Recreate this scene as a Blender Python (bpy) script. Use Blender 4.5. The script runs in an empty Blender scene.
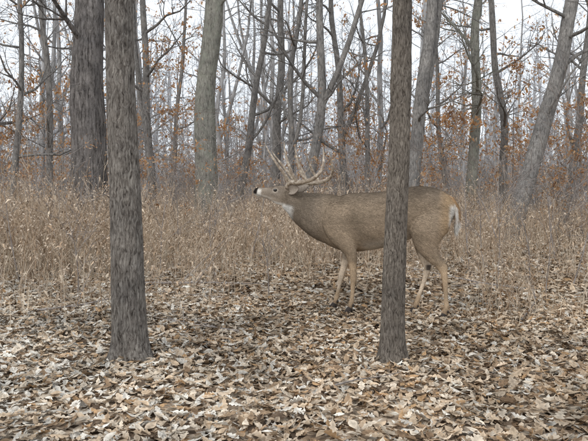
import bpy, math, random
import numpy as np
from mathutils import Vector, noise, Matrix

R = random.Random(11)
rng = np.random.default_rng(5)
scene = bpy.context.scene
CAM_H = 1.05

# ------------------------------------------------------------------ helpers
def new_obj(name, me, parent=None, loc=(0, 0, 0), rot=(0, 0, 0), scale=(1, 1, 1)):
    ob = bpy.data.objects.new(name, me)
    scene.collection.objects.link(ob)
    ob.location = loc; ob.rotation_euler = rot; ob.scale = scale
    if parent is not None:
        ob.parent = parent
    return ob

def mesh_np(name, V, F, C=None, mat=None, smooth=False):
    V = np.asarray(V, dtype=np.float32); F = np.asarray(F, dtype=np.int32)
    me = bpy.data.meshes.new(name)
    me.vertices.add(len(V)); me.vertices.foreach_set("co", V.ravel())
    m, k = F.shape
    me.loops.add(m * k); me.loops.foreach_set("vertex_index", F.ravel())
    me.polygons.add(m); me.polygons.foreach_set("loop_start", np.arange(m, dtype=np.int32) * k)
    me.polygons.foreach_set("use_smooth", np.full(m, smooth, dtype=bool))
    me.update(calc_edges=True)
    if C is not None:
        a = me.color_attributes.new(name="Col", type='FLOAT_COLOR', domain='POINT')
        c4 = np.ones((len(V), 4), dtype=np.float32); c4[:, :3] = C
        a.data.foreach_set("color", c4.ravel())
    if mat: me.materials.append(mat)
    return me

def mesh_py(name, V, F, C=None, mat=None, smooth=False):
    me = bpy.data.meshes.new(name)
    me.from_pydata(V, [], F)
    me.update()
    if smooth:
        me.polygons.foreach_set("use_smooth", np.full(len(F), True, dtype=bool))
    if C is not None:
        a = me.color_attributes.new(name="Col", type='FLOAT_COLOR', domain='POINT')
        c4 = np.ones((len(V), 4), dtype=np.float32); c4[:, :3] = np.asarray(C, dtype=np.float32)
        a.data.foreach_set("color", c4.ravel())
    if mat: me.materials.append(mat)
    return me

class Bake:
    """gathers many transformed copies of quad templates into one mesh"""
    def __init__(s): s.V = []; s.F = []; s.C = []; s.n = 0
    def add(s, tp, x, y, z, rz, sx, sz):
        V, F, C = tp
        c, n_ = math.cos(rz), math.sin(rz)
        W = np.empty((len(V), 3), np.float32)
        W[:, 0] = (V[:, 0] * c - V[:, 1] * n_) * sx + x; W[:, 1] = (V[:, 0] * n_ + V[:, 1] * c) * sx + y; W[:, 2] = V[:, 2] * sz + z
        s.V.append(W); s.F.append(F + s.n); s.n += len(V)
        if C is not None: s.C.append(C)
    def obj(s, name, parent, mat, smooth=False):
        if not s.V: return
        C = np.concatenate(s.C) if s.C else None
        return new_obj(name, mesh_np(name, np.concatenate(s.V), np.concatenate(s.F), C, mat, smooth), parent)

def arrays(V, F, C=None):
    return (np.array(V, np.float32), np.array(F, np.int32), None if C is None else np.array(C, np.float32))

def base_mat(name):
    m = bpy.data.materials.new(name); m.use_nodes = True
    nt = m.node_tree
    b = nt.nodes["Principled BSDF"]
    b.inputs["Roughness"].default_value = 0.85
    b.inputs["Specular IOR Level"].default_value = 0.2
    return m, nt, b

def N(nt, t, **kw):
    n = nt.nodes.new(t)
    for k, v in kw.items():
        if hasattr(n, k): setattr(n, k, v)
        else: n.inputs[k].default_value = v
    return n

def ramp(nt, stops):
    n = nt.nodes.new("ShaderNodeValToRGB")
    el = n.color_ramp.elements
    while len(el) < len(stops): el.new(0.5)
    for e, (p, c) in zip(el, stops):
        e.position = p; e.color = (c[0], c[1], c[2], 1)
    return n

def mix(nt, a, b, fac, mode='MIX'):
    n = nt.nodes.new("ShaderNodeMix"); n.data_type = 'RGBA'; n.blend_type = mode
    for sock, val in ((n.inputs[0], fac), (n.inputs[6], a), (n.inputs[7], b)):
        if isinstance(val, bpy.types.NodeSocket): nt.links.new(val, sock)
        elif isinstance(val, (int, float)): sock.default_value = val
        else: sock.default_value = (*val, 1)
    return n.outputs[2]

def to_diffuse(m):
    """matte surfaces: swap the principled shader for a plain diffuse one (cheaper to render)"""
    nt = m.node_tree; b = nt.nodes["Principled BSDF"]
    d = nt.nodes.new("ShaderNodeBsdfDiffuse")
    bc = b.inputs["Base Color"]
    if bc.is_linked: nt.links.new(bc.links[0].from_socket, d.inputs["Color"])
    else: d.inputs["Color"].default_value = bc.default_value
    if b.inputs["Normal"].is_linked: nt.links.new(b.inputs["Normal"].links[0].from_socket, d.inputs["Normal"])
    for l in list(b.outputs[0].links): nt.links.new(d.outputs[0], l.to_socket)
    nt.nodes.remove(b)
    return m

def bark_mat(name, dark, mid, light, cell=42, zs=0.2, bump=0.9, dist=0.012, lichen=None, lich_amt=0.0):
    m, nt, b = base_mat(name)
    L = nt.links.new
    tc = N(nt, "ShaderNodeTexCoord")
    nz = N(nt, "ShaderNodeTexNoise"); nz.inputs["Scale"].default_value = 11; nz.inputs["Detail"].default_value = 2
    L(tc.outputs["Object"], nz.inputs["Vector"])
    sc = N(nt, "ShaderNodeVectorMath", operation='SCALE'); sc.inputs[3].default_value = 0.05
    L(nz.outputs["Color"], sc.inputs[0])
    ad = N(nt, "ShaderNodeVectorMath", operation='ADD')
    L(tc.outputs["Object"], ad.inputs[0]); L(sc.outputs[0], ad.inputs[1])
    mp = N(nt, "ShaderNodeMapping"); mp.inputs["Scale"].default_value = (1, 1, zs)
    L(ad.outputs[0], mp.inputs["Vector"])
    vo = N(nt, "ShaderNodeTexVoronoi"); vo.feature = 'DISTANCE_TO_EDGE'; vo.inputs["Scale"].default_value = cell
    L(mp.outputs[0], vo.inputs["Vector"])
    n2 = N(nt, "ShaderNodeTexNoise"); n2.inputs["Scale"].default_value = cell * 1.3; n2.inputs["Detail"].default_value = 5
    n2.inputs["Roughness"].default_value = 0.8
    L(mp.outputs[0], n2.inputs["Vector"])
    n3 = N(nt, "ShaderNodeTexNoise"); n3.inputs["Scale"].default_value = 3.2; n3.inputs["Detail"].default_value = 5
    n3.inputs["Roughness"].default_value = .65
    L(tc.outputs["Object"], n3.inputs["Vector"])
    mm = N(nt, "ShaderNodeMath", operation='MULTIPLY'); mm.inputs[1].default_value = 1.0
    L(vo.outputs["Distance"], mm.inputs[0])
    ma = N(nt, "ShaderNodeMath", operation='MULTIPLY_ADD'); ma.inputs[1].default_value = 2.7; ma.inputs[2].default_value = -1.0
    L(n2.outputs["Fac"], ma.inputs[0])
    hs = N(nt, "ShaderNodeMath", operation='ADD'); L(mm.outputs[0], hs.inputs[0]); L(ma.outputs[0], hs.inputs[1])
    rp = ramp(nt, [(0.0, dark), (0.32, mid), (0.9, light)])
    L(hs.outputs[0], rp.inputs[0])
    tone = ramp(nt, [(0.3, (0.62, 0.62, 0.63)), (0.7, (1.15, 1.13, 1.1))]); L(n3.outputs["Fac"], tone.inputs[0])
    col = mix(nt, rp.outputs[0], tone.outputs[0], 1.0, 'MULTIPLY')
    if lichen:
        n4 = N(nt, "ShaderNodeTexNoise"); n4.inputs["Scale"].default_value = 6; n4.inputs["Detail"].default_value = 6
        L(tc.outputs["Object"], n4.inputs["Vector"])
        r4 = ramp(nt, [(0.48, (0, 0, 0)), (0.62, (lich_amt,) * 3)]); L(n4.outputs["Fac"], r4.inputs[0])
        col = mix(nt, col, lichen, r4.outputs[0])
    L(col, b.inputs["Base Color"])
    bp = N(nt, "ShaderNodeBump"); bp.inputs["Strength"].default_value = bump; bp.inputs["Distance"].default_value = dist
    L(hs.outputs[0], bp.inputs["Height"]); L(bp.outputs[0], b.inputs["Normal"])
    return to_diffuse(m)

def simple_bark(name, c0, c1, scale):
    m, nt, b = base_mat(name)
    tc = N(nt, "ShaderNodeTexCoord")
    mp = N(nt, "ShaderNodeMapping"); mp.inputs["Scale"].default_value = (1, 1, .25); nt.links.new(tc.outputs["Object"], mp.inputs["Vector"])
    nz = N(nt, "ShaderNodeTexNoise"); nz.inputs["Scale"].default_value = scale; nz.inputs["Detail"].default_value = 1
    nt.links.new(mp.outputs[0], nz.inputs["Vector"])
    rp = ramp(nt, [(.35, c0), (.65, c1)]); nt.links.new(nz.outputs["Fac"], rp.inputs[0]); nt.links.new(rp.outputs[0], b.inputs["Base Color"])
    return to_diffuse(m)

def col_mat(name, rough=0.8, transl=0.0, nscale=60, namt=0.35, bump=0.0):
    m, nt, b = base_mat(name); L = nt.links.new
    b.inputs["Roughness"].default_value = rough
    at = N(nt, "ShaderNodeAttribute"); at.attribute_name = "Col"
    c = at.outputs["Color"]
    if nscale:
        tc = N(nt, "ShaderNodeTexCoord")
        nz = N(nt, "ShaderNodeTexNoise"); nz.inputs["Scale"].default_value = nscale; nz.inputs["Detail"].default_value = 2
        L(tc.outputs["Object"], nz.inputs["Vector"])
        rp = ramp(nt, [(0.3, (1 - namt,) * 3), (0.7, (1 + namt * .6,) * 3)]); L(nz.outputs["Fac"], rp.inputs[0])
        c = mix(nt, at.outputs["Color"], rp.outputs[0], 1.0, 'MULTIPLY')
    L(c, b.inputs["Base Color"])
    if bump:
        bp = N(nt, "ShaderNodeBump"); bp.inputs["Strength"].default_value = bump; bp.inputs["Distance"].default_value = 0.004
        L(nz.outputs["Fac"], bp.inputs["Height"]); L(bp.outputs[0], b.inputs["Normal"])
    if transl:
        tr = N(nt, "ShaderNodeBsdfTranslucent"); L(c, tr.inputs["Color"])
        ms = N(nt, "ShaderNodeMixShader"); ms.inputs[0].default_value = transl
        L(b.outputs[0], ms.inputs[1]); L(tr.outputs[0], ms.inputs[2])
        L(ms.outputs[0], nt.nodes["Material Output"].inputs["Surface"])
    return to_diffuse(m)

# ------------------------------------------------------------------ materials
M_barkA = bark_mat("bark_grey", (.042, .036, .032), (.20, .178, .158), (.44, .41, .37), 60, .14, 1.0, .010)
M_barkB = bark_mat("bark_brown", (.042, .036, .030), (.20, .172, .145), (.42, .375, .32), 80, .16, 1.0, .009)
M_barkOak = bark_mat("bark_old_oak", (.045, .04, .038), (.17, .155, .145), (.34, .315, .30), 17, .13, 1.0, .03)
M_barkC = bark_mat("bark_pale", (.12, .115, .10), (.30, .29, .25), (.47, .455, .40), 24, .18, 1.0, .02, (.36, .38, .30), .35)
M_barkM = bark_mat("bark_mid", (.08, .075, .07), (.22, .208, .195), (.37, .355, .335), 26, .2, .8, .015)
M_twig = simple_bark("bark_twigs", (.18, .155, .14), (.32, .285, .26), 30)
M_barkF = simple_bark("bark_far_haze", (.22, .215, .21), (.39, .38, .375), 8)  # bark lightened with painted-in haze for distant trees and shrubs
M_barkFarHaze = simple_bark("bark_very_far_haze", (.37, .375, .39), (.51, .515, .54), 6)  # deeper air haze painted into the colour: paler and slightly bluish
M_leafL = col_mat("oak_leaf_litter", .8, 0, 55, .3)
M_leafT = col_mat("clinging_leaves", .8, .3, 0)
M_brush = col_mat("dry_stems", .85, 0, 0)

# ------------------------------------------------------------------ terrain
def gh(x, y):
    h = 0.018 * noise.noise(Vector((x * .9, y * .9, 3))) + 0.05 * noise.noise(Vector((x * .2, y * .2, 9))) * min(1, max(0, (y - 6) / 6))
    if y > 35:
        t = min(1, (y - 35) / 110); t = t * t * (3 - 2 * t)
        h += t * (4.5 + 5 * noise.noise(Vector((x * .018, y * .012, 1))) + 1.2 * noise.noise(Vector((x * .06, y * .05, 6))))
    return h

def build_ground():
    ys = list(np.linspace(-6, 14, 110)) + list(14 + 486 * (np.linspace(0, 1, 80)[1:] ** 2.2))
    us = np.linspace(-1, 1, 161)
    V = []
    for y in ys:
        w = 14 + max(0, y) * 1.6
        for u in us:
            x = w * (abs(u) ** 1.3) * (1 if u > 0 else -1)
            V.append((x, y, gh(x, y)))
    n = len(us); F = []
    for j in range(len(ys) - 1):
        for i in range(n - 1):
            a = j * n + i
            F.append((a, a + 1, a + n + 1, a + n))
    m, nt, b = base_mat("leafy_soil"); L = nt.links.new
    tc = N(nt, "ShaderNodeTexCoord")
    vo = N(nt, "ShaderNodeTexVoronoi"); vo.inputs["Scale"].default_value = 16
    L(tc.outputs["Object"], vo.inputs["Vector"])
    sp = N(nt, "ShaderNodeSeparateColor"); L(vo.outputs["Color"], sp.inputs[0])
    rp = ramp(nt, [(0, (.08, .06, .045)), (.3, (.21, .16, .115)), (.65, (.38, .30, .225)), (1, (.52, .45, .36))])
    L(sp.outputs[0], rp.inputs[0])
    nz = N(nt, "ShaderNodeTexNoise"); nz.inputs["Scale"].default_value = .5; nz.inputs["Detail"].default_value = 6
    L(tc.outputs["Object"], nz.inputs["Vector"])
    r2 = ramp(nt, [(.3, (.65, .62, .6)), (.7, (1.05, 1.0, .95))]); L(nz.outputs["Fac"], r2.inputs[0])
    L(mix(nt, rp.outputs[0], r2.outputs[0], 1.0, 'MULTIPLY'), b.inputs["Base Color"])
    new_obj("ground", mesh_py("ground", V, F, None, to_diffuse(m), True))
build_ground()

# ------------------------------------------------------------------ leaves
def rotmats(yaw, pitch, roll):
    cy, sy, cp, sp, cr, sr = np.cos(yaw), np.sin(yaw), np.cos(pitch), np.sin(pitch), np.cos(roll), np.sin(roll)
    o = np.zeros((len(yaw), 3, 3))
    o[:, 0, 0] = cy * cp; o[:, 0, 1] = cy * sp * sr - sy * cr; o[:, 0, 2] = cy * sp * cr + sy * sr
    o[:, 1, 0] = sy * cp; o[:, 1, 1] = sy * sp * sr + cy * cr; o[:, 1, 2] = sy * sp * cr - cy * sr
    o[:, 2, 0] = -sp; o[:, 2, 1] = cp * sr; o[:, 2, 2] = cp * cr
    return o

def leaf_template(stations):
    V = []
    for x, w in stations: V += [(x - .5, w, 0), (x - .5, 0, 0), (x - .5, -w, 0)]
    F = []
    for i in range(len(stations) - 1):
        a = 3 * i
        F += [(a, a + 1, a + 4, a + 3), (a + 1, a + 2, a + 5, a + 4)]
    return np.array(V), np.array(F)

OAK = leaf_template([(-.16, .008), (0, .02), (.17, .14), (.25, .15), (.31, .08), (.42, .22), (.50, .23), (.57, .12), (.68, .24), (.76, .22), (.83, .12), (.93, .12), (1, .03)])
OVAL = leaf_template([(-.12, .008), (.05, .06), (.25, .22), (.5, .27), (.75, .19), (.92, .08), (1.02, .01)])
PLAIN = leaf_template([(-.1, .01), (.2, .2), (.6, .24), (1, .02)])
PAL = np.array([(.60, .51, .40), (.68, .63, .55), (.50, .385, .27), (.38, .27, .175), (.26, .175, .11), (.14, .10, .07), (.45, .29, .16), (.56, .45, .335)])

def leaves_arrays(P, size, tmpl, cols, tiltsd, curl=0.5):
    n = len(P); T, F = tmpl
    a = rng.normal(0, curl, n); b = rng.normal(.1, curl * .8, n); tw = rng.normal(0, curl * .8, n)
    X = np.broadcast_to(T[:, 0], (n, len(T))); Y = np.broadcast_to(T[:, 1], (n, len(T)))
    Z = a[:, None] * np.abs(Y) * 1.3 + b[:, None] * (X ** 2) * 1.2 + tw[:, None] * X * Y
    loc = np.stack([X, Y, Z], -1) * size[:, None, None]
    loc[:, :, 1] *= rng.uniform(.75, 1.25, n)[:, None]
    Rm = rotmats(rng.uniform(0, 6.283, n), rng.normal(0, tiltsd, n), rng.normal(0, tiltsd, n))
    W = np.einsum('nij,nmj->nmi', Rm, loc) + P[:, None, :]
    FF = (F[None] + (np.arange(n) * len(T))[:, None, None]).reshape(-1, 4)
    rib = 1 - .25 * (T[:, 1] == 0)
    C = cols[:, None, :] * rib[None, :, None]
    return W.reshape(-1, 3), FF, np.clip(C.reshape(-1, 3), 0, .85)

def pick_cols(x, y):
    n = len(x)
    lft = 1 / (1 + np.exp((x / np.maximum(y, 1) + .14) * 9))
    pl = np.array([.22, .34, .15, .09, .06, .03, .02, .12]); pr = np.array([.19, .08, .23, .18, .09, .04, .08, .15])
    u = rng.random(n)
    cl = np.cumsum(pl / pl.sum()); cr = np.cumsum(pr / pr.sum())
    cum = cl[None] * lft[:, None] + cr[None] * (1 - lft[:, None])
    idx = np.minimum((u[:, None] > cum).sum(1), len(PAL) - 1)
    pt = np.array([noise.noise(Vector((a * 1.1, b * 1.1, 4))) + .5 * noise.noise(Vector((a * 3, b * 3, 8))) for a, b in zip(x, y)])
    k = 1 + np.clip(pt, -.6, .3) * .6
    return PAL[idx] * rng.uniform(.72, 1.15, (n, 1)) * k[:, None]

def litter():
    root = bpy.data.objects.new("leaf_litter", None); scene.collection.objects.link(root)
    def zone(n, y0, y1, half, smin, smax, tm, nm, pile, tilt=.26, curl=.38):
        y = np.sqrt(rng.uniform(y0 ** 2, y1 ** 2, n))
        x = rng.uniform(-1, 1, n) * (half[0] + half[1] * y)
        z = np.array([gh(a, b) for a, b in zip(x, y)]) + .006 + rng.random(n) ** 1.6 * pile
        W, F, C = leaves_arrays(np.stack([x, y, z], 1), rng.uniform(smin, smax, n), tm, pick_cols(x, y), tilt, curl)
        new_obj(nm, mesh_np(nm, W, F, C, M_leafL), root)
    zone(21000, 1.8, 6.2, (.6, .56), .045, .088, OAK, "near_oak_leaves", .03)
    zone(16000, 1.8, 6.2, (.6, .56), .028, .07, OVAL, "near_small_leaves", .03)
    zone(32000, 6.2, 12, (.6, .56), .05, .10, PLAIN, "middle_leaves", .035)
    zone(9000, 12, 20, (.6, .56), .08, .15, PLAIN, "far_leaves", .05)
litter()

# ------------------------------------------------------------------ tubes / trees
def tube(V, F, path, rad, sides, C=None, col=None):
    base = len(V); n = len(path)
    ref = Vector((0, 1, .13)).normalized()
    for i, p in enumerate(path):
        d = (path[min(i + 1, n - 1)] - path[max(i - 1, 0)])
        if d.length < 1e-9: d = Vector((0, 0, 1))
        d.normalize()
        a = d.cross(ref)
        if a.length < .05: a = d.cross(Vector((1, 0, 0)))
        a.normalize(); b = d.cross(a)
        for k in range(sides):
            t = 6.28318 * k / sides
            q = p + (a * math.cos(t) + b * math.sin(t)) * rad[i]
            V.append((q.x, q.y, q.z))
            if C is not None: C.append(col)
    for i in range(n - 1):
        for k in range(sides):
            a0 = base + i * sides + k; a1 = base + i * sides + (k + 1) % sides
            F.append((a0, a1, a1 + sides, a0 + sides))

def branch(V, F, r, p, d, L, rad, lvl, maxl, tips, dens=1.0, droop=0.0, wig=.22):
    n = 5 if lvl <= 1 else (3 if lvl == 2 else 2)
    path = [p.copy()]; rs = [rad]; dd = d.copy()
    for i in range(n):
        dd = (dd + Vector((r.gauss(0, wig), r.gauss(0, wig), r.gauss(.06 - droop, wig * .8)))).normalized()
        path.append(path[-1] + dd * (L / n)); rs.append(max(.0022, rad * (1 - .82 * (i + 1) / n)))
    tube(V, F, path, rs, 6 if lvl == 1 else 3)
    if lvl >= maxl:
        tips.append((path[-1], dd)); tips.append((path[-2], dd)); return
    nb = int({1: 7, 2: 5, 3: 3}.get(lvl, 3) * dens + .5)
    for _ in range(nb):
        t = r.uniform(.22, 1.0) * n; i = min(int(t), n - 1); f = t - i
        q = path[i].lerp(path[i + 1], f)
        ax = (path[i + 1] - path[i]).normalized()
        side = Vector((r.gauss(0, 1), r.gauss(0, 1), r.gauss(.1, .7)))
        side = (side - ax * side.dot(ax)).normalized()
        nd = (ax * r.uniform(.5, .9) + side * r.uniform(.6, 1.0)).normalized()
        branch(V, F, r, q, nd, L * r.uniform(.38, .62), max(.003, rs[i] * .55), lvl + 1, maxl, tips, dens, droop, wig)

LEAFPAL = [(.54, .28, .12), (.62, .37, .20), (.46, .25, .13), (.65, .45, .27)]
def tree_geo(seed, H, r0, slope=0.0, first=1.6, nb=14, maxl=3, wander=.06, fork=None, sides=16, leaves=0, dens=1.0, curve=0.0, blen=.28, lsize=(.06, .12)):
    r = random.Random(seed); V = []; F = []; tips = []
    n = 26 if sides > 8 else 14; path = []; rs = []
    ph = r.uniform(0, 9)
    for i in range(n + 1):
        f = (i / n) ** 1.25; z = H * f
        x = slope * z + wander * (noise.noise(Vector((ph, z * .45, 0))) - noise.noise(Vector((ph, 0, 0)))) * 2.2 + curve * math.sin(min(z, 6) / 6 * math.pi)
        y = wander * (noise.noise(Vector((ph, z * .45, 7)))) * 2
        path.append(Vector((x, y, z - .05)))
        rs.append(max(.012, r0 * (1 - .8 * f) * (1 + .35 * math.exp(-z / .25))))
    tube(V, F, path, rs, sides)
    V2 = []
    for v in V:
        q = Vector(v)
        nn = noise.noise(Vector((q.x * 9, q.y * 9, q.z * .9))) * r0 * .10
        c = Vector((slope * q.z, 0, q.z)); o = (q - c); o.z = 0
        if o.length > 1e-5: q += o.normalized() * nn
        V2.append((q.x, q.y, q.z))
    V[:] = V2
    def at(z):
        f = max(0, min(.999, z / H)) ** (1 / 1.25) * n; i = int(f)
        return path[i].lerp(path[i + 1], f - i), rs[i]
    if fork:
        fz, fdx, fr = fork
        p, rr = at(fz)
        fp = [p]; frs = [rr * fr]; d = Vector((fdx, r.uniform(-.15, .15), 1)).normalized()
        for i in range(10):
            d = (d + Vector((r.gauss(-fdx * .05, .05), r.gauss(0, .05), .05))).normalized()
            fp.append(fp[-1] + d * (H - fz) / 10); frs.append(max(.01, rr * fr * (1 - .08 * (i + 1))))
            if i > 1:
                az = r.uniform(0, 6.28)
                branch(V, F, r, fp[-1], Vector((math.cos(az), math.sin(az), .5)).normalized(), H * blen * .6, frs[-1] * .4, 1, maxl, tips, dens)
        tube(V, F, fp, frs, 10)
    for i in range(nb):
        z = first + (H * .98 - first) * (i + r.random()) / nb
        p, rr = at(z)
        az = r.uniform(0, 6.28); up = r.uniform(.1, .9)
        d = Vector((math.cos(az), math.sin(az), up)).normalized()
        LL = H * blen * (1 - .55 * z / H) * r.uniform(.6, 1.15)
        branch(V, F, r, p, d, LL, min(rr * .5, .012 + LL * .016), 1, maxl, tips, dens)
    return (V, F), clump_leaves(r, tips, leaves, lsize)

def clump_leaves(r, tips, leaves, lsize):
    if not (leaves and tips): return None
    nc = max(3, leaves // 6); sel = [tips[r.randrange(len(tips))][0] for _ in range(nc)]
    P = []
    for _ in range(leaves):
        t = sel[r.randrange(nc)]
        P.append((t.x + r.gauss(0, .09), t.y + r.gauss(0, .09), max(.1, t.z + r.gauss(-.04, .06))))
    pal = np.array(LEAFPAL)
    c = pal[rng.integers(0, len(pal), leaves)] * rng.uniform(.75, 1.2, (leaves, 1))
    return leaves_arrays(np.array(P), rng.uniform(lsize[0], lsize[1], leaves), PLAIN, c, .9)

# ---- two near trunks with modelled bark relief
def near_tree(name, x0, y0, r_base, r_view, slope, mat, seed, H=11.0, cells=9, bulges=()):
    sides, rings = 120, 520
    V = []; F = []
    Ht = 5.0
    for j in range(rings + 1):
        z = -.06 + (Ht + .06) * j / rings
        r = r_base + (r_view - r_base) * min(1, max(0, z / 2.0))
        r *= max(.6, 1 - .05 * max(0, z - 2.0))
        cx = slope * z + .014 * noise.noise(Vector((seed, z * 1.1, 0))); cy = .012 * noise.noise(Vector((seed, z * .8, 5)))
        for bz, bw, ba in bulges: r *= 1 + ba * math.exp(-((z - bz) / bw) ** 2)
        for k in range(sides):
            t = 6.283185 * k / sides; c, s = math.cos(t), math.sin(t)
            fl = 1 + .42 * math.exp(-max(z, 0) / .07) * (1 + .55 * math.sin(3 * t + seed) + .3 * math.sin(5 * t + 1)) * .8 + .07 * math.exp(-z / .4)
            wob = .04 * noise.noise(Vector((c * 1.2, s * 1.2, z * 1.2 + seed)))
            tw = t + .16 * noise.noise(Vector((c, s, z * 3 + seed)))
            q = Vector((math.cos(tw) * cells * .5, math.sin(tw) * cells * .5, z * 5.5 + seed * 3))
            rid = 1 - abs(noise.noise(q)) * 2.2
            fine = noise.noise(q * 3.1)
            rr = r * (fl + wob + .050 * rid + .028 * fine)
            V.append((cx + rr * c, cy + rr * s, z))
    for j in range(rings):
        for k in range(sides):
            a = j * sides + k; b = j * sides + (k + 1) % sides
            F.append((a, b, b + sides, a + sides))
    rr = random.Random(int(seed)); tips = []
    p = Vector((slope * Ht, 0, Ht - .02)); path = [p.copy()]; rs = [r_view * .86]
    for i in range(12):
        p = p + Vector((slope * .5 + rr.gauss(0, .03), rr.gauss(0, .03), (H - Ht) / 12)); path.append(p.copy()); rs.append(r_view * .86 * (1 - .07 * (i + 1)))
        az = rr.uniform(0, 6.28)
        branch(V, F, rr, p, Vector((math.cos(az), math.sin(az), .6)).normalized(), 2.2, rs[-1] * .45, 1, 3, tips)
    tube(V, F, path, rs, 16)
    new_obj(name, mesh_py(name, V, F, None, mat, True), None, (x0, y0, 0))

near_tree("oak_tree", -1.03, 3.98, .102, .084, -.036, M_barkA, 3.0, cells=13)
near_tree("oak_tree", .612, 3.95, .071, .059, .033, M_barkB, 8.0, cells=11, bulges=((1.75, .1, .06),))

def K(u): return (u - 294) / 630.0     # bearing (x / distance)
specs = [
 # bearing, Y,   r,    slope,  H,  mat,      first, nb, fork, curve, leaves
 (91, 13.0, .40, -.05, 15, M_barkOak, 3.6, 12, None, 0, 0),
 (204, 15.0, .29, .06, 15, M_barkC, 5.2, 10, None, 0, 0),
 (413, 14.0, .17, .075, 13, M_barkM, 2.6, 10, (2.6, .22, .8), .0, 0),
 (524, 13.0, .19, .27, 12, M_barkM, 2.2, 13, None, .0, 0),
 (472, 16.0, .15, .04, 13, M_barkC, 2.2, 11, None, .0, 0),
 (49, 16.0, .10, -.03, 11, M_barkM, 1.9, 12, None, .05, 450),
 (148, 17.0, .13, -.03, 12, M_barkM, 2.2, 10, (2.4, -.35, .75), .05, 260),
 (237, 18.0, .12, .17, 12, M_barkM, 2.0, 11, None, .1, 0),
 (276, 20.0, .16, .02, 13, M_barkM, 2.4, 10, None, .0, 0),
 (291, 16.0, .09, .05, 11, M_barkM, 1.9, 10, (2.0, .3, .7), -.12, 0),
 (304, 15.0, .13, .09, 12, M_barkM, 2.3, 10, (3.1, .5, .7), .22, 0),
 (343, 18.0, .12, -.06, 12, M_barkM, 2.1, 10, (2.6, .45, .7), .1, 0),
 (366, 17.0, .08, -.05, 10, M_barkM, 1.8, 11, None, .1, 260),
 (502, 18.0, .13, -.05, 12, M_barkM, 2.2, 11, None, .1, 450),
 (566, 16.0, .11, .13, 12, M_barkM, 1.8, 12, None, .1, 450),
 (13, 14.0, .08, .05, 11, M_barkM, 1.7, 12, None, .05, 220),
 (449, 19.0, .09, -.08, 11, M_barkM, 1.8, 11, None, -.1, 550),
 (168, 21.0, .09, .10, 12, M_barkM, 2.0, 10, None, .1, 450),
 (-30, 15.0, .2, .04, 13, M_barkM, 2.4, 10, None, 0, 0),
 (620, 15.0, .22, -.03, 13, M_barkM, 2.4, 10, None, 0, 100),
]
for i, (u, Y, r, sl, H, mt, fi, nb, fk, cv, lv) in enumerate(specs):
    (V, F), lf = tree_geo(100 + i, H, r, sl, fi, nb, 3, .07, fk, 20, lv, 1.0, cv, .24)
    x = K(u) * Y - sl * 1.05
    ob = new_obj("oak_tree", mesh_py("oak_tree", V, F, None, mt, True), None, (x, Y, gh(x, Y)))
    if lf: new_obj("clinging_leaves", mesh_np("clinging_leaves", *lf, M_leafT), ob)

# young oaks that keep their rusty leaves
for i, (u, Y, H, lv) in enumerate([(22, 15.5, 3.4, 850), (62, 19, 4.2, 900), (172, 17, 4.8, 900), (128, 21, 3.6, 700), (240, 22, 3.6, 750), (338, 20, 4.0, 850), (372, 18, 3.6, 800), (446, 16, 3.6, 950), (508, 18, 4.6, 1050), (545, 22, 4.0, 800), (580, 14, 3.4, 800)]):
    (V, F), lf = tree_geo(160 + i, H, .035, (i % 3 - 1) * .05, .7, 13, 3, .04, None, 10, lv, .8, 0, .42, (.055, .115))
    x = K(u) * Y
    ob = new_obj("young_oak_tree", mesh_py("young_oak_tree", V, F, None, M_twig, True), None, (x, Y, gh(x, Y)))
    new_obj("clinging_leaves", mesh_np("clinging_leaves", *lf, M_leafT), ob)

# ---- distant woods under one parent
woods = bpy.data.objects.new("distant_woods", None); scene.collection.objects.link(woods)
near_t = []; far_t = []
for s in range(7):
    g, lf = tree_geo(300 + s, R.uniform(12, 15), R.uniform(.09, .17), R.uniform(-.08, .08), 1.6, 13, 3, .12,
                     (R.uniform(2, 5), R.choice([-.4, .4]), .75) if s % 2 else None, 8, 700 if s in (1, 4) else 0, .8, R.uniform(-.2, .2), .26)
    near_t.append((arrays(*g), lf))
for s in range(7):
    g, lf = tree_geo(340 + s, R.uniform(12, 16), R.uniform(.09, .18), R.uniform(-.08, .08), 1.6, 17, 2, .12,
                     (R.uniform(2, 5), R.choice([-.4, .4]), .75) if s % 2 else None, 6, 200 if s in (1, 4) else 0, 1.1, R.uniform(-.2, .2), .26, (.12, .24))
    far_t.append((arrays(*g), lf))
def scatter_trees(nm, n, y0, y1, tm, spread, mat):
    bt_ = Bake(); bl_ = Bake()
    for i in range(n):
        y = math.sqrt(R.uniform(y0 ** 2, y1 ** 2)); x = R.uniform(-1, 1) * (spread * y + 2)
        g, lf = R.choice(tm); sc = R.uniform(.75, 1.2); a = (x, y, gh(x, y) - .05, R.uniform(0, 6.28), sc, sc * R.uniform(.9, 1.15))
        bt_.add(g, *a)
        if lf: bl_.add(lf, *a)
    bt_.obj(nm, woods, mat, True); bl_.obj(nm + "_leaves", woods, M_leafT)
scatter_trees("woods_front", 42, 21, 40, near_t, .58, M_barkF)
scatter_trees("woods_middle", 95, 40, 75, far_t, .57, M_barkFarHaze)
scatter_trees("woods_back", 130, 75, 125, far_t, .55, M_barkFarHaze)

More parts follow.
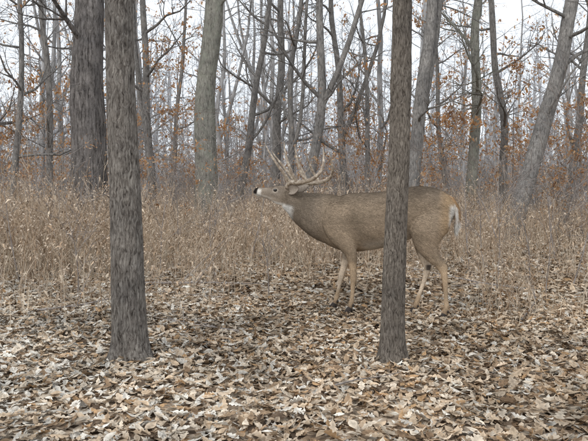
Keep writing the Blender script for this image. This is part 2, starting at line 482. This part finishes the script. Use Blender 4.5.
# ---- understory shrubs
def shrub_geo(seed, H, ns, leaves, maxl=3, rad=(.007, .015), ls=(.035, .085)):
    r = random.Random(seed); V = []; F = []; tips = []
    for i in range(ns):
        az = r.uniform(0, 6.28); sp = r.uniform(.05, .5)
        d = Vector((math.cos(az) * sp, math.sin(az) * sp, 1)).normalized()
        branch(V, F, r, Vector((r.gauss(0, .12), r.gauss(0, .12), -.03)), d, H * r.uniform(.6, 1), r.uniform(*rad), 1, maxl, tips, .8 if maxl == 3 else 1.4, 0, .12)
    return arrays(V, F), clump_leaves(r, tips, leaves, ls)
under = bpy.data.objects.new("understory_shrubs", None); scene.collection.objects.link(under)
shr = [shrub_geo(500, 2.2, 6, 0), shrub_geo(501, 3.2, 6, 420), shrub_geo(502, 2.6, 6, 200), shrub_geo(503, 1.7, 7, 90), shrub_geo(504, 3.6, 5, 0), shrub_geo(505, 2.8, 6, 600)]
shf = [shrub_geo(520 + i, 3.6 + .4 * i, 9, (0, 90, 160)[i], 2, (.018, .035), (.10, .2)) for i in range(3)]
b1 = Bake(); b2 = Bake(); b3 = Bake()
for i in range(80):
    y = R.uniform(12, 34); x = R.uniform(-1, 1) * (.56 * y + 1)
    g, lf = R.choice(shr); sc = R.uniform(.7, 1.1); a = (x, y, gh(x, y), R.uniform(0, 6.28), sc, sc)
    b1.add(g, *a)
    if lf: b2.add(lf, *a)
for i in range(190):
    y = R.uniform(34, 95); x = R.uniform(-1, 1) * (.56 * y + 1)
    g, lf = R.choice(shf); sc = R.uniform(.8, 1.35); a = (x, y, gh(x, y) - .1, R.uniform(0, 6.28), sc * 1.3, sc)
    b3.add(g, *a)
    if lf: b2.add(lf, *a)
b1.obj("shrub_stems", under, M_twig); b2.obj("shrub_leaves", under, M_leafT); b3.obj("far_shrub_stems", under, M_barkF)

# ---- dry brush
def brush_patch(seed, size, ns, ng, hmin, hmax):
    r = random.Random(seed); V = []; F = []; C = []
    def quad(a, b, c, d, col):
        k = len(V)
        for q in (a, b, c, d): V.append((q.x, q.y, q.z)); C.append(col)
        F.append((k, k + 1, k + 2, k + 3))
    pal = [(.42, .31, .215), (.49, .37, .26), (.32, .225, .15), (.54, .44, .33), (.39, .315, .245)]
    for i in range(ns):
        x, y = r.gauss(0, size * .4), r.gauss(0, size * .4)
        h = r.uniform(hmin, hmax) * (1.35 if r.random() < .15 else 1); d = Vector((r.gauss(0, .17), r.gauss(0, .17), 1)).normalized()
        p = Vector((x, y, -.02)); path = [p.copy()]; rs = [r.uniform(.0022, .0042)]; r0 = rs[0]
        for j in range(4):
            d = (d + Vector((r.gauss(0, .08), r.gauss(0, .08), 0))).normalized()
            p = p + d * h / 4; path.append(p.copy()); rs.append(r0 * (1 - .16 * (j + 1)))
        cc = r.choice(pal); f = r.uniform(.7, 1.15); col = tuple(c * f for c in cc)
        tube(V, F, path, rs, 3, C, col)
        for _ in range(r.randrange(3, 7)):
            t = r.uniform(.45, 1) * 4; k = min(int(t), 3); q = path[k].lerp(path[k + 1], t - k)
            az = r.uniform(0, 6.28); dd = Vector((math.cos(az) * .7, math.sin(az) * .7, .8)).normalized()
            e = q + dd * r.uniform(.06, .22); tube(V, F, [q, e], [.0018, .0012], 3, C, col)
            for _ in range(r.randrange(1, 4)):
                s = r.uniform(.006, .014); o = e + Vector((r.gauss(0, .012), r.gauss(0, .012), r.gauss(0, .015)))
                a = Vector((r.gauss(0, 1), r.gauss(0, 1), r.gauss(0, 1))).normalized() * s; b = Vector((r.gauss(0, 1), r.gauss(0, 1), r.gauss(0, 1))).normalized() * s
                g = r.uniform(.7, 1.25); quad(o - a, o - b, o + a, o + b, (.50 * g, .41 * g, .32 * g))
        for _ in range(r.randrange(4, 11)):
            t = r.uniform(.1, .95) * 4; k = min(int(t), 3); q = path[k].lerp(path[k + 1], t - k)
            az = r.uniform(0, 6.28); out = Vector((math.cos(az), math.sin(az), r.uniform(-.9, .5)))
            L = r.uniform(.03, .085); w = Vector((-math.sin(az), math.cos(az), r.gauss(0, .5))) * L * .13
            m = q + out * L * .5; e = q + out * L + Vector((0, 0, -L * .45))
            c2 = r.choice(pal); g = r.uniform(.65, 1.2)
            quad(q, m + w, e, m - w, tuple(c * g for c in c2))
    for i in range(ng):
        x, y = r.gauss(0, size * .42), r.gauss(0, size * .42); h = r.uniform(.15, .6)
        az = r.uniform(0, 6.28); w = Vector((-math.sin(az), math.cos(az), 0)) * .0025
        b = Vector((x, y, 0)); m = b + Vector((math.cos(az) * h * .15, math.sin(az) * h * .15, h * .6)); e = b + Vector((math.cos(az) * h * .5, math.sin(az) * h * .5, h * .85))
        g = r.uniform(.65, 1.15); c = (.54 * g, .45 * g, .34 * g)
        quad(b - w, b + w, m + w, m - w, c); quad(m - w, m + w, e + w * .2, e - w * .2, c)
    C = np.clip(np.array(C), 0, .8)
    return arrays(V, F, C)
bro = bpy.data.objects.new("dry_brush", None); scene.collection.objects.link(bro)
bt = [brush_patch(700 + i, 1.1, 28, 44, .5, 1.1) for i in range(8)]
bl = [brush_patch(720 + i, .8, 7, 14, .3, .85) for i in range(4)]
def edge(k):
    if k < -.28: return 7.9
    if k < .02: return 8.4
    if k < .25: return 9.0
    return 9.8
cnt = 0; bb = Bake()
while cnt < 270:
    y = 7.6 + (22 - 7.6) * R.random() ** 1.3; k = R.uniform(-.55, .55)
    if y < edge(k) + R.gauss(0, .7): continue
    if k > .28 and R.random() < .35: continue
    sc = R.uniform(.7, 1.2)
    bb.add(R.choice(bt), k * y, y, gh(k * y, y), R.uniform(0, 6.28), sc, sc * R.uniform(.8, 1.18)); cnt += 1
for i in range(90):
    y = R.uniform(5.2, 9.5); k = R.uniform(-.6, .6)
    if -.04 < k < .30 and y < 6.8: continue
    sc = R.uniform(.6, 1.05)
    bb.add(R.choice(bl), k * y, y, gh(k * y, y), R.uniform(0, 6.28), sc, sc)
bb.obj("stems", bro, M_brush)

def sapling(k, y, H, seed):
    r = random.Random(seed); V = []; F = []; tips = []
    branch(V, F, r, Vector((0, 0, -.02)), Vector((r.gauss(0, .1), r.gauss(0, .1), 1)).normalized(), H, .006 + H * .002, 1, 3, tips, .9, 0, .08)
    new_obj("sapling", mesh_py("sapling", V, F, None, M_twig, True), None, (k * y, y, 0))
for i, (u, y, H) in enumerate([(78, 6.3, .95), (62, 8, 1.7), (496, 6.6, 1.2), (545, 6.2, 1.0), (530, 7.4, 1.6), (470, 8.0, 1.5), (572, 7.0, 1.7), (160, 8.2, 1.5), (215, 7.6, 1.1), (268, 6.2, .6), (20, 7.2, 1.6),
                               (556, 9.5, 2.3), (505, 8.6, 2.0), (40, 9.5, 2.4), (588, 8.4, 2.2), (486, 7.3, 1.0), (178, 9.4, 2.2), (250, 9.0, 1.8)]):
    sapling(K(u), y, H, 900 + i)

def stick(name, x, y, L, az, r):
    rr = random.Random(int(x * 100 + y * 7)); V = []; F = []; tips = []
    branch(V, F, rr, Vector((0, 0, .0)), Vector((1, 0, .03)), L, r, 2, 3, tips, .7, .06, .07)
    new_obj(name, mesh_py(name, V, F, None, M_twig, True), None, (x, y, .035), (0, 0, az))
for x, y, L, az, r in [(-2.2, 5.4, 1.1, .3, .012), (-.4, 4.6, .7, 2.6, .008), (1.8, 5.0, .9, 1.0, .01), (-1.9, 7.0, 1.6, -.2, .02), (.2, 3.3, .45, .5, .006), (2.4, 6.6, 1.3, 2.9, .014)]:
    stick("fallen_branch", x, y, L, az, r)

# ------------------------------------------------------------------ deer
deer = bpy.data.objects.new("white_tailed_deer", None); scene.collection.objects.link(deer)
deer.location = (.32, 5.55, .012); deer.rotation_euler = (0, 0, -math.atan2(.3487, .9373))

def catmull(P, sub):
    P = np.array(P, float); out = []
    Q = np.vstack([2 * P[0] - P[1], P, 2 * P[-1] - P[-2]])
    for i in range(1, len(Q) - 2):
        for j in range(sub):
            t = j / sub
            out.append(.5 * (2 * Q[i] + (Q[i + 1] - Q[i - 1]) * t + (2 * Q[i - 1] - 5 * Q[i] + 4 * Q[i + 1] - Q[i + 2]) * t * t + (3 * Q[i] - Q[i - 1] - 3 * Q[i + 1] + Q[i + 2]) * t ** 3))
    out.append(P[-1]); return np.array(out)

def loft(V, F, pts, seg=28, sub=6):
    S = catmull(pts, sub); n = len(S); base = len(V)
    for i in range(n):
        T = Vector(S[min(i + 1, n - 1), :3] - S[max(i - 1, 0), :3]).normalized()
        Nn = Vector((0, 1, 0)).cross(T).normalized(); B = T.cross(Nn)
        c = Vector(S[i, :3]); ra, rb = max(.002, S[i, 3]), max(.002, S[i, 4])
        for k in range(seg):
            t = 6.283185 * k / seg
            q = c + Nn * math.cos(t) * ra + B * math.sin(t) * rb; V.append((q.x, q.y, q.z))
    for i in range(n - 1):
        for k in range(seg):
            a = base + i * seg + k; b = base + i * seg + (k + 1) % seg
            F.append((a, b, b + seg, a + seg))
    for i, rev in ((0, True), (n - 1, False)):
        c = len(V); V.append(tuple(S[i, :3]))
        for k in range(seg):
            a = base + i * seg + k; b = base + i * seg + (k + 1) % seg
            F.append((b, a, c) if rev else (a, b, c))

def remeshed(V, F, vox, it):
    import bmesh
    me = bpy.data.meshes.new("tmp"); me.from_pydata(V, [], F)
    bm = bmesh.new(); bm.from_mesh(me); bmesh.ops.recalc_face_normals(bm, faces=bm.faces); bm.to_mesh(me); bm.free()
    ob = bpy.data.objects.new("tmp", me); scene.collection.objects.link(ob)
    m = ob.modifiers.new("r", 'REMESH'); m.mode = 'VOXEL'; m.voxel_size = vox; m.use_smooth_shade = True
    s = ob.modifiers.new("s", 'SMOOTH'); s.factor = .5; s.iterations = it
    dg = bpy.context.evaluated_depsgraph_get()
    out = bpy.data.meshes.new_from_object(ob.evaluated_get(dg))
    bpy.data.objects.remove(ob)
    return out

HA = math.radians(11)
def tilt(p):
    """raise the head: rotate head points about the poll"""
    s, t, z = p[:3]
    ds, dz = s + .40, z - .99
    return (-.40 + ds * math.cos(HA) + dz * math.sin(HA), t, .985 - ds * math.sin(HA) + dz * math.cos(HA)) + tuple(p[3:])

V = []; F = []
torso = [(-.07, 0, .80, .09, .06), (-.04, 0, .785, .16, .11), (.03, 0, .768, .208, .145), (.12, 0, .765, .240, .165), (.22, 0, .775, .252, .178), (.34, 0, .786, .246, .19),
         (.46, 0, .802, .236, .195), (.58, 0, .832, .224, .187), (.68, 0, .861, .210, .172), (.78, 0, .882, .204, .16), (.88, 0, .88, .192, .15),
         (.96, 0, .866, .165, .132), (1.02, 0, .85, .125, .10), (1.055, 0, .835, .06, .05)]
loft(V, F, torso, 40)
neck = [(-.42, 0, .970, .082, .058), (-.34, 0, .938, .112, .078), (-.25, 0, .890, .152, .102), (-.15, 0, .848, .188, .125), (-.05, 0, .812, .210, .140), (.05, 0, .787, .218, .15), (.15, 0, .78, .21, .155)]
loft(V, F, neck, 36)
head = [(-.737, 0, .988, .020, .020), (-.722, 0, .986, .036, .032), (-.69, 0, .986, .042, .036), (-.64, 0, .990, .047, .038), (-.58, 0, .998, .057, .046), (-.52, 0, 1.005, .070, .059),
        (-.46, 0, 1.008, .080, .069), (-.40, 0, 1.002, .085, .069), (-.33, 0, .98, .080, .06)]
loft(V, F, [tilt(p) for p in head], 32)
for sg in (-1, 1):
    loft(V, F, [tilt(p) for p in [(-.56, sg * .030, 1.035, .012, .012), (-.52, sg * .042, 1.052, .022, .016), (-.47, sg * .043, 1.066, .022, .016), (-.42, sg * .03, 1.07, .02, .02)]], 14, 4)
    loft(V, F, [tilt(p) for p in [(-.57, sg * .02, .965, .02, .015), (-.50, sg * .035, .955, .035, .022), (-.44, sg * .038, .955, .04, .025), (-.38, sg * .03, .95, .03, .02)]], 14, 4)
    loft(V, F, [(-.40, sg * .034, 1.06, .02, .02), (-.385, sg * .037, 1.10, .018, .018)], 12, 4)
fn = [(.13, -.10, .92, .10, .045), (.09, -.128, .80, .13, .055), (.13, -.13, .68, .11, .056), (.19, -.115, .575, .070, .05), (.222, -.10, .485, .045, .037), (.231, -.09, .38, .031, .026),
      (.233, -.085, .30, .029, .027), (.23, -.083, .27, .027, .025), (.226, -.082, .23, .019, .019), (.222, -.08, .15, .017, .016), (.215, -.08, .10, .021, .020), (.205, -.08, .06, .020, .021), (.196, -.08, .03, .022, .022)]
ff = [(.13, .09, .90, .10, .04), (.11, .115, .79, .12, .052), (.12, .12, .67, .10, .052), (.135, .11, .57, .062, .048), (.125, .10, .48, .042, .036), (.10, .09, .38, .031, .026),
      (.078, .085, .30, .028, .026), (.072, .083, .27, .027, .025), (.064, .082, .23, .019, .019), (.046, .08, .15, .017, .016), (.034, .08, .10, .021, .020), (.02, .08, .06, .020, .021), (.01, .08, .03, .022, .022)]
hn = [(.90, -.06, .93, .13, .06), (.89, -.10, .81, .155, .072), (.86, -.12, .71, .138, .07), (.86, -.118, .61, .100, .056), (.892, -.11, .53, .062, .041), (.945, -.10, .46, .038, .028),
      (.985, -.095, .405, .034, .024), (.995, -.092, .36, .027, .022), (1.003, -.09, .28, .020, .018), (1.008, -.09, .18, .0175, .017), (1.012, -.09, .11, .021, .02), (1.003, -.09, .07, .021, .021), (.992, -.09, .03, .023, .022)]
hf = [(.90, .06, .92, .13, .06), (.87, .095, .80, .15, .07), (.82, .115, .71, .12, .066), (.79, .115, .62, .085, .052), (.79, .11, .54, .056, .040), (.812, .10, .46, .038, .028),
      (.832, .095, .405, .034, .024), (.826, .092, .36, .027, .022), (.803, .09, .28, .020, .018), (.770, .09, .18, .0175, .017), (.748, .09, .11, .021, .02), (.735, .09, .07, .021, .021), (.72, .09, .03, .023, .022)]
for L_ in (fn, ff, hn, hf): loft(V, F, L_, 24, 5)
for hx, hy in ((1.005, -.095), (.85, .095)):
    loft(V, F, [(hx - .05, hy, .50, .012, .012), (hx - .005, hy, .44, .016, .014), (hx + .006, hy, .415, .014, .013), (hx, hy, .38, .012, .012)], 12, 4)
body = remeshed(V, F, .0065, 4)

def ss(a, b, x):
    t = np.clip((x - a) / (b - a), 0, 1); return t * t * (3 - 2 * t)
EYE = tilt((-.512, 0, 1.038))
def deer_color(P, Nn):
    s, t, z = P[:, 0], P[:, 1], P[:, 2]
    nz = np.array([.8 * noise.noise(Vector((a * 5, b * 5, c * 7))) + .5 * noise.noise(Vector((a * 14, b * 22, (c + .35 * a) * 38))) for a, b, c in P])
    def lerp(C, col, w): return C * (1 - w[:, None]) + np.array(col)[None] * w[:, None]
    C = np.tile(np.array((.295, .228, .162)), (len(P), 1))
    C = lerp(C, (.185, .145, .108), ss(.90, 1.06, z) * ss(-.2, .1, s))
    C = lerp(C, (.375, .29, .205), ss(.80, .60, z) * .7)
    C = lerp(C, (.235, .19, .145), ss(.05, -.15, s) * .85)
    C = lerp(C, (.20, .155, .11), .30 * np.exp(-((s - .27 - .25 * (.8 - z)) / .06) ** 2) * ss(.55, .65, z) * ss(.98, .85, z))
    C = lerp(C, (.20, .155, .11), .30 * np.exp(-((s - .72 + .3 * (z - .75)) / .06) ** 2) * ss(.62, .7, z) * ss(1.0, .9, z))
    C = lerp(C, (.40, .295, .195), ss(.52, .40, z))
    C = lerp(C, (.62, .55, .46), ss(-.45, -.85, Nn[:, 2]) * ss(.28, .36, s) * ss(.8, .7, z) * ss(.5, .56, z) * .85)
    C = lerp(C, (.44, .31, .185), ss(.93, 1.02, s) * ss(.60, .70, z) * .8)
    C = lerp(C, (.78, .74, .68), ss(1.02, 1.05, s) * ss(.95, .90, z) * ss(.62, .72, z))
    inner = ss(.25, .8, np.where(t < 0, Nn[:, 1], -Nn[:, 1]))
    C = lerp(C, (.60, .50, .39), inner * ss(.62, .5, z) * ss(.14, .2, z) * .8)
    ds, dz = s + .40, z - .985
    hs = -.40 + ds * math.cos(HA) - dz * math.sin(HA); hz = .99 + ds * math.sin(HA) + dz * math.cos(HA)
    C = lerp(C, (.26, .215, .17), ss(-.40, -.48, hs) * ss(.95, 1.0, hz))
    C = lerp(C, (.16, .12, .09), ss(-.46, -.52, hs) * ss(1.035, 1.055, hz) * .7)
    C = lerp(C, (.76, .73, .68), ss(-.28, -.35, hs) * ss(.95, .915, hz) * ss(-.58, -.50, hs))
    C = lerp(C, (.60, .54, .47), ss(-.50, -.62, hs) * ss(.985, .955, hz))
    C = lerp(C, (.64, .60, .54), ss(-.645, -.665, hs) * ss(-.71, -.69, hs) * ss(1.03, 1.0, hz))
    d = np.sqrt((s - EYE[0]) ** 2 * .6 + (z - EYE[2]) ** 2)
    C = lerp(C, (.46, .40, .33), ss(.030, .018, d) * ss(.02, .035, np.abs(t)) * .8)
    C = lerp(C, (.022, .018, .016), ss(-.688, -.700, hs) * ss(.962, .974, hz))
    C = lerp(C, (.05, .04, .035), np.exp(-((hz - (.965 - (hs + .72) * .06)) / .0035) ** 2) * ss(-.62, -.65, hs) * .8)
    C = lerp(C, (.10, .08, .065), ss(.03, .018, np.abs(z - .40)) * ss(.8, .84, s) * inner)
    C = lerp(C, (.16, .11, .075), ss(.10, .05, z) * .6)
    return np.clip(C * (1 + .36 * nz)[:, None], 0, .85)
n = len(body.vertices)
P = np.zeros(n * 3, np.float32); body.vertices.foreach_get("co", P); P = P.reshape(-1, 3)
Nn = np.zeros(n * 3, np.float32); body.vertices.foreach_get("normal", Nn); Nn = Nn.reshape(-1, 3)
DC = deer_color(P, Nn)
a = body.color_attributes.new(name="Col", type='FLOAT_COLOR', domain='POINT')
c4 = np.ones((n, 4), np.float32); c4[:, :3] = DC; a.data.foreach_set("color", c4.ravel())
M_hide = col_mat("deer_hide", .85, 0, 120, .3, .5)
M_fur = col_mat("deer_fur", .75, 0, 0)
body.materials.clear(); body.materials.append(M_hide)
body.polygons.foreach_set("use_smooth", np.full(len(body.polygons), True, dtype=bool))
new_obj("body", body, deer)
body.calc_loop_triangles()
nt_ = len(body.loop_triangles); tri = np.zeros(nt_ * 3, np.int32); body.loop_triangles.foreach_get("vertices", tri); tri = tri.reshape(-1, 3)
A = P[tri]; area = np.linalg.norm(np.cross(A[:, 1] - A[:, 0], A[:, 2] - A[:, 0]), axis=1)
NF = 120000
idx = rng.choice(nt_, NF, p=area / area.sum()); w = rng.dirichlet((1, 1, 1), NF)
fp = (A[idx] * w[:, :, None]).sum(1); fnm = Nn[tri[idx]].mean(1); fnm /= np.linalg.norm(fnm, axis=1)[:, None] + 1e-9
fc = (DC[tri[idx]] * w[:, :, None]).sum(1) * rng.uniform(.55, 1.45, (NF, 1))
flow = np.stack([np.where(fp[:, 2] < .5, .15, 1.0), np.zeros(NF), np.where(fp[:, 2] < .5, -1.0, -.35)], 1) + rng.normal(0, .25, (NF, 3))
dd = flow - fnm * (flow * fnm).sum(1)[:, None]; dd /= np.linalg.norm(dd, axis=1)[:, None] + 1e-9
ln = rng.uniform(.010, .027, NF)
small = (fp[:, 0] < -.42) | (fp[:, 2] < .45); ln[small] *= .35
ln[fp[:, 0] < -.66] *= .5
dirv = dd + fnm * rng.uniform(.08, .42, NF)[:, None]
sd = np.cross(dd, fnm) * .0013
FV = np.stack([fp - sd, fp + sd, fp + dirv * ln[:, None]], 1).reshape(-1, 3)
new_obj("fur", mesh_np("fur", FV, np.arange(NF * 3).reshape(-1, 3), np.repeat(np.clip(fc, 0, .85), 3, 0), M_fur), deer)

V = []; F = []
loft(V, F, [(1.00, 0, 1.0, .018, .02), (1.04, 0, .975, .022, .032), (1.075, 0, .92, .021, .042), (1.088, 0, .85, .019, .045), (1.085, 0, .78, .015, .036), (1.075, 0, .71, .006, .012)], 20)
tm_ = remeshed(V, F, .005, 2); n = len(tm_.vertices); TP = np.zeros(n * 3, np.float32); tm_.vertices.foreach_get("co", TP); TP = TP.reshape(-1, 3)
def tailcol(Q):
    wt = np.maximum(ss(.036, .044, np.abs(Q[:, 1])), ss(.84, .78, Q[:, 2]))[:, None]
    return np.array((.42, .27, .15)) * (1 - wt) + np.array((.76, .73, .68)) * wt
TC = tailcol(TP)
a = tm_.color_attributes.new(name="Col", type='FLOAT_COLOR', domain='POINT'); c4 = np.ones((n, 4), np.float32); c4[:, :3] = TC; a.data.foreach_set("color", c4.ravel())
tm_.materials.clear(); tm_.materials.append(M_hide); new_obj("tail", tm_, deer)
TN = np.zeros(n * 3, np.float32); tm_.vertices.foreach_get("normal", TN); TN = TN.reshape(-1, 3)
NT = 9000; ti = rng.integers(0, n, NT); tp = TP[ti] + rng.normal(0, .002, (NT, 3)); tn = TN[ti]
td = np.array((.1, 0, -1.0)) + rng.normal(0, .2, (NT, 3)) + tn * .3; tl = rng.uniform(.015, .04, NT)
ts = np.cross(td, tn) * .0013
TV = np.stack([tp - ts, tp + ts, tp + td * tl[:, None]], 1).reshape(-1, 3)
new_obj("tail_hair", mesh_np("tail_hair", TV, np.arange(NT * 3).reshape(-1, 3), np.repeat(np.clip(tailcol(tp) * rng.uniform(.7, 1.15, (NT, 1)), 0, .85), 3, 0), M_fur), deer)

for sg in (-1, 1):
    V = []; F = []; C = []
    nl, nw = 12, 9
    b0 = Vector((-.385, sg * .062, 1.045)); ax = Vector((.80, sg * .50, .14 if sg < 0 else .3)).normalized(); wd = Vector((.15, 0, -1)).normalized()
    wd = (wd - ax * wd.dot(ax)).normalized(); nr = ax.cross(wd)
    if nr.x > 0: nr = -nr
    for i in range(nl + 1):
        f = i / nl; wdt = .042 * math.sin(math.pi * min(1, f * .88 + .12)) ** .75 * (1 if f < .98 else .3)
        for j in range(nw):
            g = (j / (nw - 1) * 2 - 1)
            q = b0 + ax * .17 * f + wd * g * wdt - nr * (1 - g * g) * .022 * (1 - f * .6)
            V.append(tuple(q)); C.append((.19, .15, .12) if abs(g) > .75 else (.36, .305, .25))
    for i in range(nl):
        for j in range(nw - 1):
            a0 = i * nw + j; F.append((a0, a0 + 1, a0 + nw + 1, a0 + nw))
    me = mesh_py("ear", V, F, C, M_hide, True); ob = new_obj("ear", me, deer)
    so = ob.modifiers.new("t", 'SOLIDIFY'); so.thickness = .005

m_ant, nt, b = base_mat("antler"); b.inputs["Roughness"].default_value = .45; b.inputs["Specular IOR Level"].default_value = .4
tc = N(nt, "ShaderNodeTexCoord"); nz = N(nt, "ShaderNodeTexNoise"); nz.inputs["Scale"].default_value = 40; nt.links.new(tc.outputs["Object"], nz.inputs["Vector"])
rp = ramp(nt, [(.3, (.16, .115, .08)), (.55, (.36, .29, .215)), (.8, (.66, .59, .49))]); nt.links.new(nz.outputs["Fac"], rp.inputs[0]); nt.links.new(rp.outputs[0], b.inputs["Base Color"])
V = []; F = []
for sg in (-1, 1):
    q = 1.10 if sg < 0 else .98
    def T(pts):
        loft(V, F, [(s - (.0 if sg < 0 else .01), sg * t, 1.085 + (z - 1.085) * q, r * 1.18, r * 1.18) for s, t, z, r in pts], 12, 6)
    T([(-.385, .037, 1.07, .022), (-.375, .045, 1.10, .023), (-.33, .09, 1.118, .018), (-.25, .155, 1.118, .0175), (-.14, .195, 1.13, .016), (-.06, .20, 1.165, .014), (-.02, .17, 1.23, .011), (-.02, .13, 1.31, .008), (-.035, .10, 1.40, .002)])
    T([(-.345, .078, 1.115, .012), (-.40, .095, 1.19, .0125), (-.47, .10, 1.275, .0105), (-.54, .09, 1.36, .007), (-.585, .08, 1.43, .002)])
    T([(-.25, .155, 1.112, .012), (-.295, .175, 1.19, .0125), (-.335, .175, 1.28, .010), (-.365, .16, 1.36, .007), (-.38, .15, 1.45, .002)])
    T([(-.15, .195, 1.125, .011), (-.19, .20, 1.18, .0115), (-.23, .19, 1.26, .009), (-.26, .17, 1.35, .006), (-.275, .16, 1.42, .002)])
    T([(-.37, .05, 1.11, .010), (-.40, .05, 1.15, .009), (-.42, .045, 1.20, .002)])
me = mesh_py("antlers", V, F, None, m_ant, True); new_obj("antlers", me, deer)

m_eye, nt, b = base_mat("eye_dark"); b.inputs["Base Color"].default_value = (.012, .009, .007, 1); b.inputs["Roughness"].default_value = .12; b.inputs["Specular IOR Level"].default_value = .6
m_hoof, nt, b = base_mat("hoof_dark"); b.inputs["Base Color"].default_value = (.035, .028, .024, 1); b.inputs["Roughness"].default_value = .5
for sg in (-1, 1):
    V = []; F = []
    loft(V, F, [tilt(p) for p in [(-.532, sg * .052, 1.036, .002, .002), (-.524, sg * .055, 1.037, .010, .010), (-.512, sg * .057, 1.039, .0135, .013), (-.500, sg * .057, 1.040, .010, .010), (-.492, sg * .056, 1.040, .002, .002)]], 16, 4)
    new_obj("eye", mesh_py("eye", V, F, None, m_eye, True), deer)
    V = []; F = []
    loft(V, F, [tilt(p) for p in [(-.735, sg * .013, .996, .003, .003), (-.727, sg * .020, .998, .007, .006), (-.718, sg * .026, .998, .003, .003)]], 12, 4)
    new_obj("nostril", mesh_py("nostril", V, F, None, m_eye, True), deer)
for (hx, hy) in ((.196, -.08), (.01, .08), (.992, -.09), (.72, .09)):
    V = []; F = []
    for o in (-.012, .012):
        loft(V, F, [(hx + .010, hy + o, .050, .018, .011), (hx + .002, hy + o, .036, .024, .013), (hx - .006, hy + o * 1.15, .018, .029, .0135), (hx - .012, hy + o * 1.2, .0, .033, .0135)], 14, 4)
        loft(V, F, [(hx + .030, hy + o, .075, .007, .006), (hx + .036, hy + o, .055, .006, .005)], 8, 3)
    new_obj("hoof", mesh_py("hoof", V, F, None, m_hoof, True), deer)

# ------------------------------------------------------------------ light
elev, rot = math.radians(42), math.radians(215)
w = bpy.data.worlds.new("World"); scene.world = w; w.use_nodes = True
nt = w.node_tree; bg = nt.nodes["Background"]; bg.inputs["Strength"].default_value = .135
sky = nt.nodes.new("ShaderNodeTexSky"); sky.sky_type = 'NISHITA'; sky.sun_disc = False; sky.sun_elevation = elev; sky.sun_rotation = rot
nt.links.new(mix(nt, sky.outputs[0], (9.2, 9.7, 10.3), .88), bg.inputs["Color"])
sd = bpy.data.lights.new("sun", 'SUN'); sd.energy = 1.5; sd.angle = math.radians(14); sd.color = (1, .975, .94)
so = bpy.data.objects.new("sun", sd); scene.collection.objects.link(so)
dv = Vector((math.sin(rot) * math.cos(elev), math.cos(rot) * math.cos(elev), math.sin(elev)))
so.rotation_euler = dv.to_track_quat('Z', 'Y').to_euler(); so.location = dv * 30

# ------------------------------------------------------------------ camera
cam = bpy.data.cameras.new("trail_camera"); cam.sensor_width = 36; cam.lens = 36 * 630 / 588; cam.shift_y = -28.5 / 588
cam.clip_end = 2000; cam.clip_start = .05
co = bpy.data.objects.new("trail_camera", cam); scene.collection.objects.link(co)
co.location = (0, 0, CAM_H); co.rotation_euler = (math.radians(90), 0, 0)
scene.camera = co
scene.view_settings.view_transform = 'Standard'; scene.view_settings.look = 'None'; scene.view_settings.exposure = 0
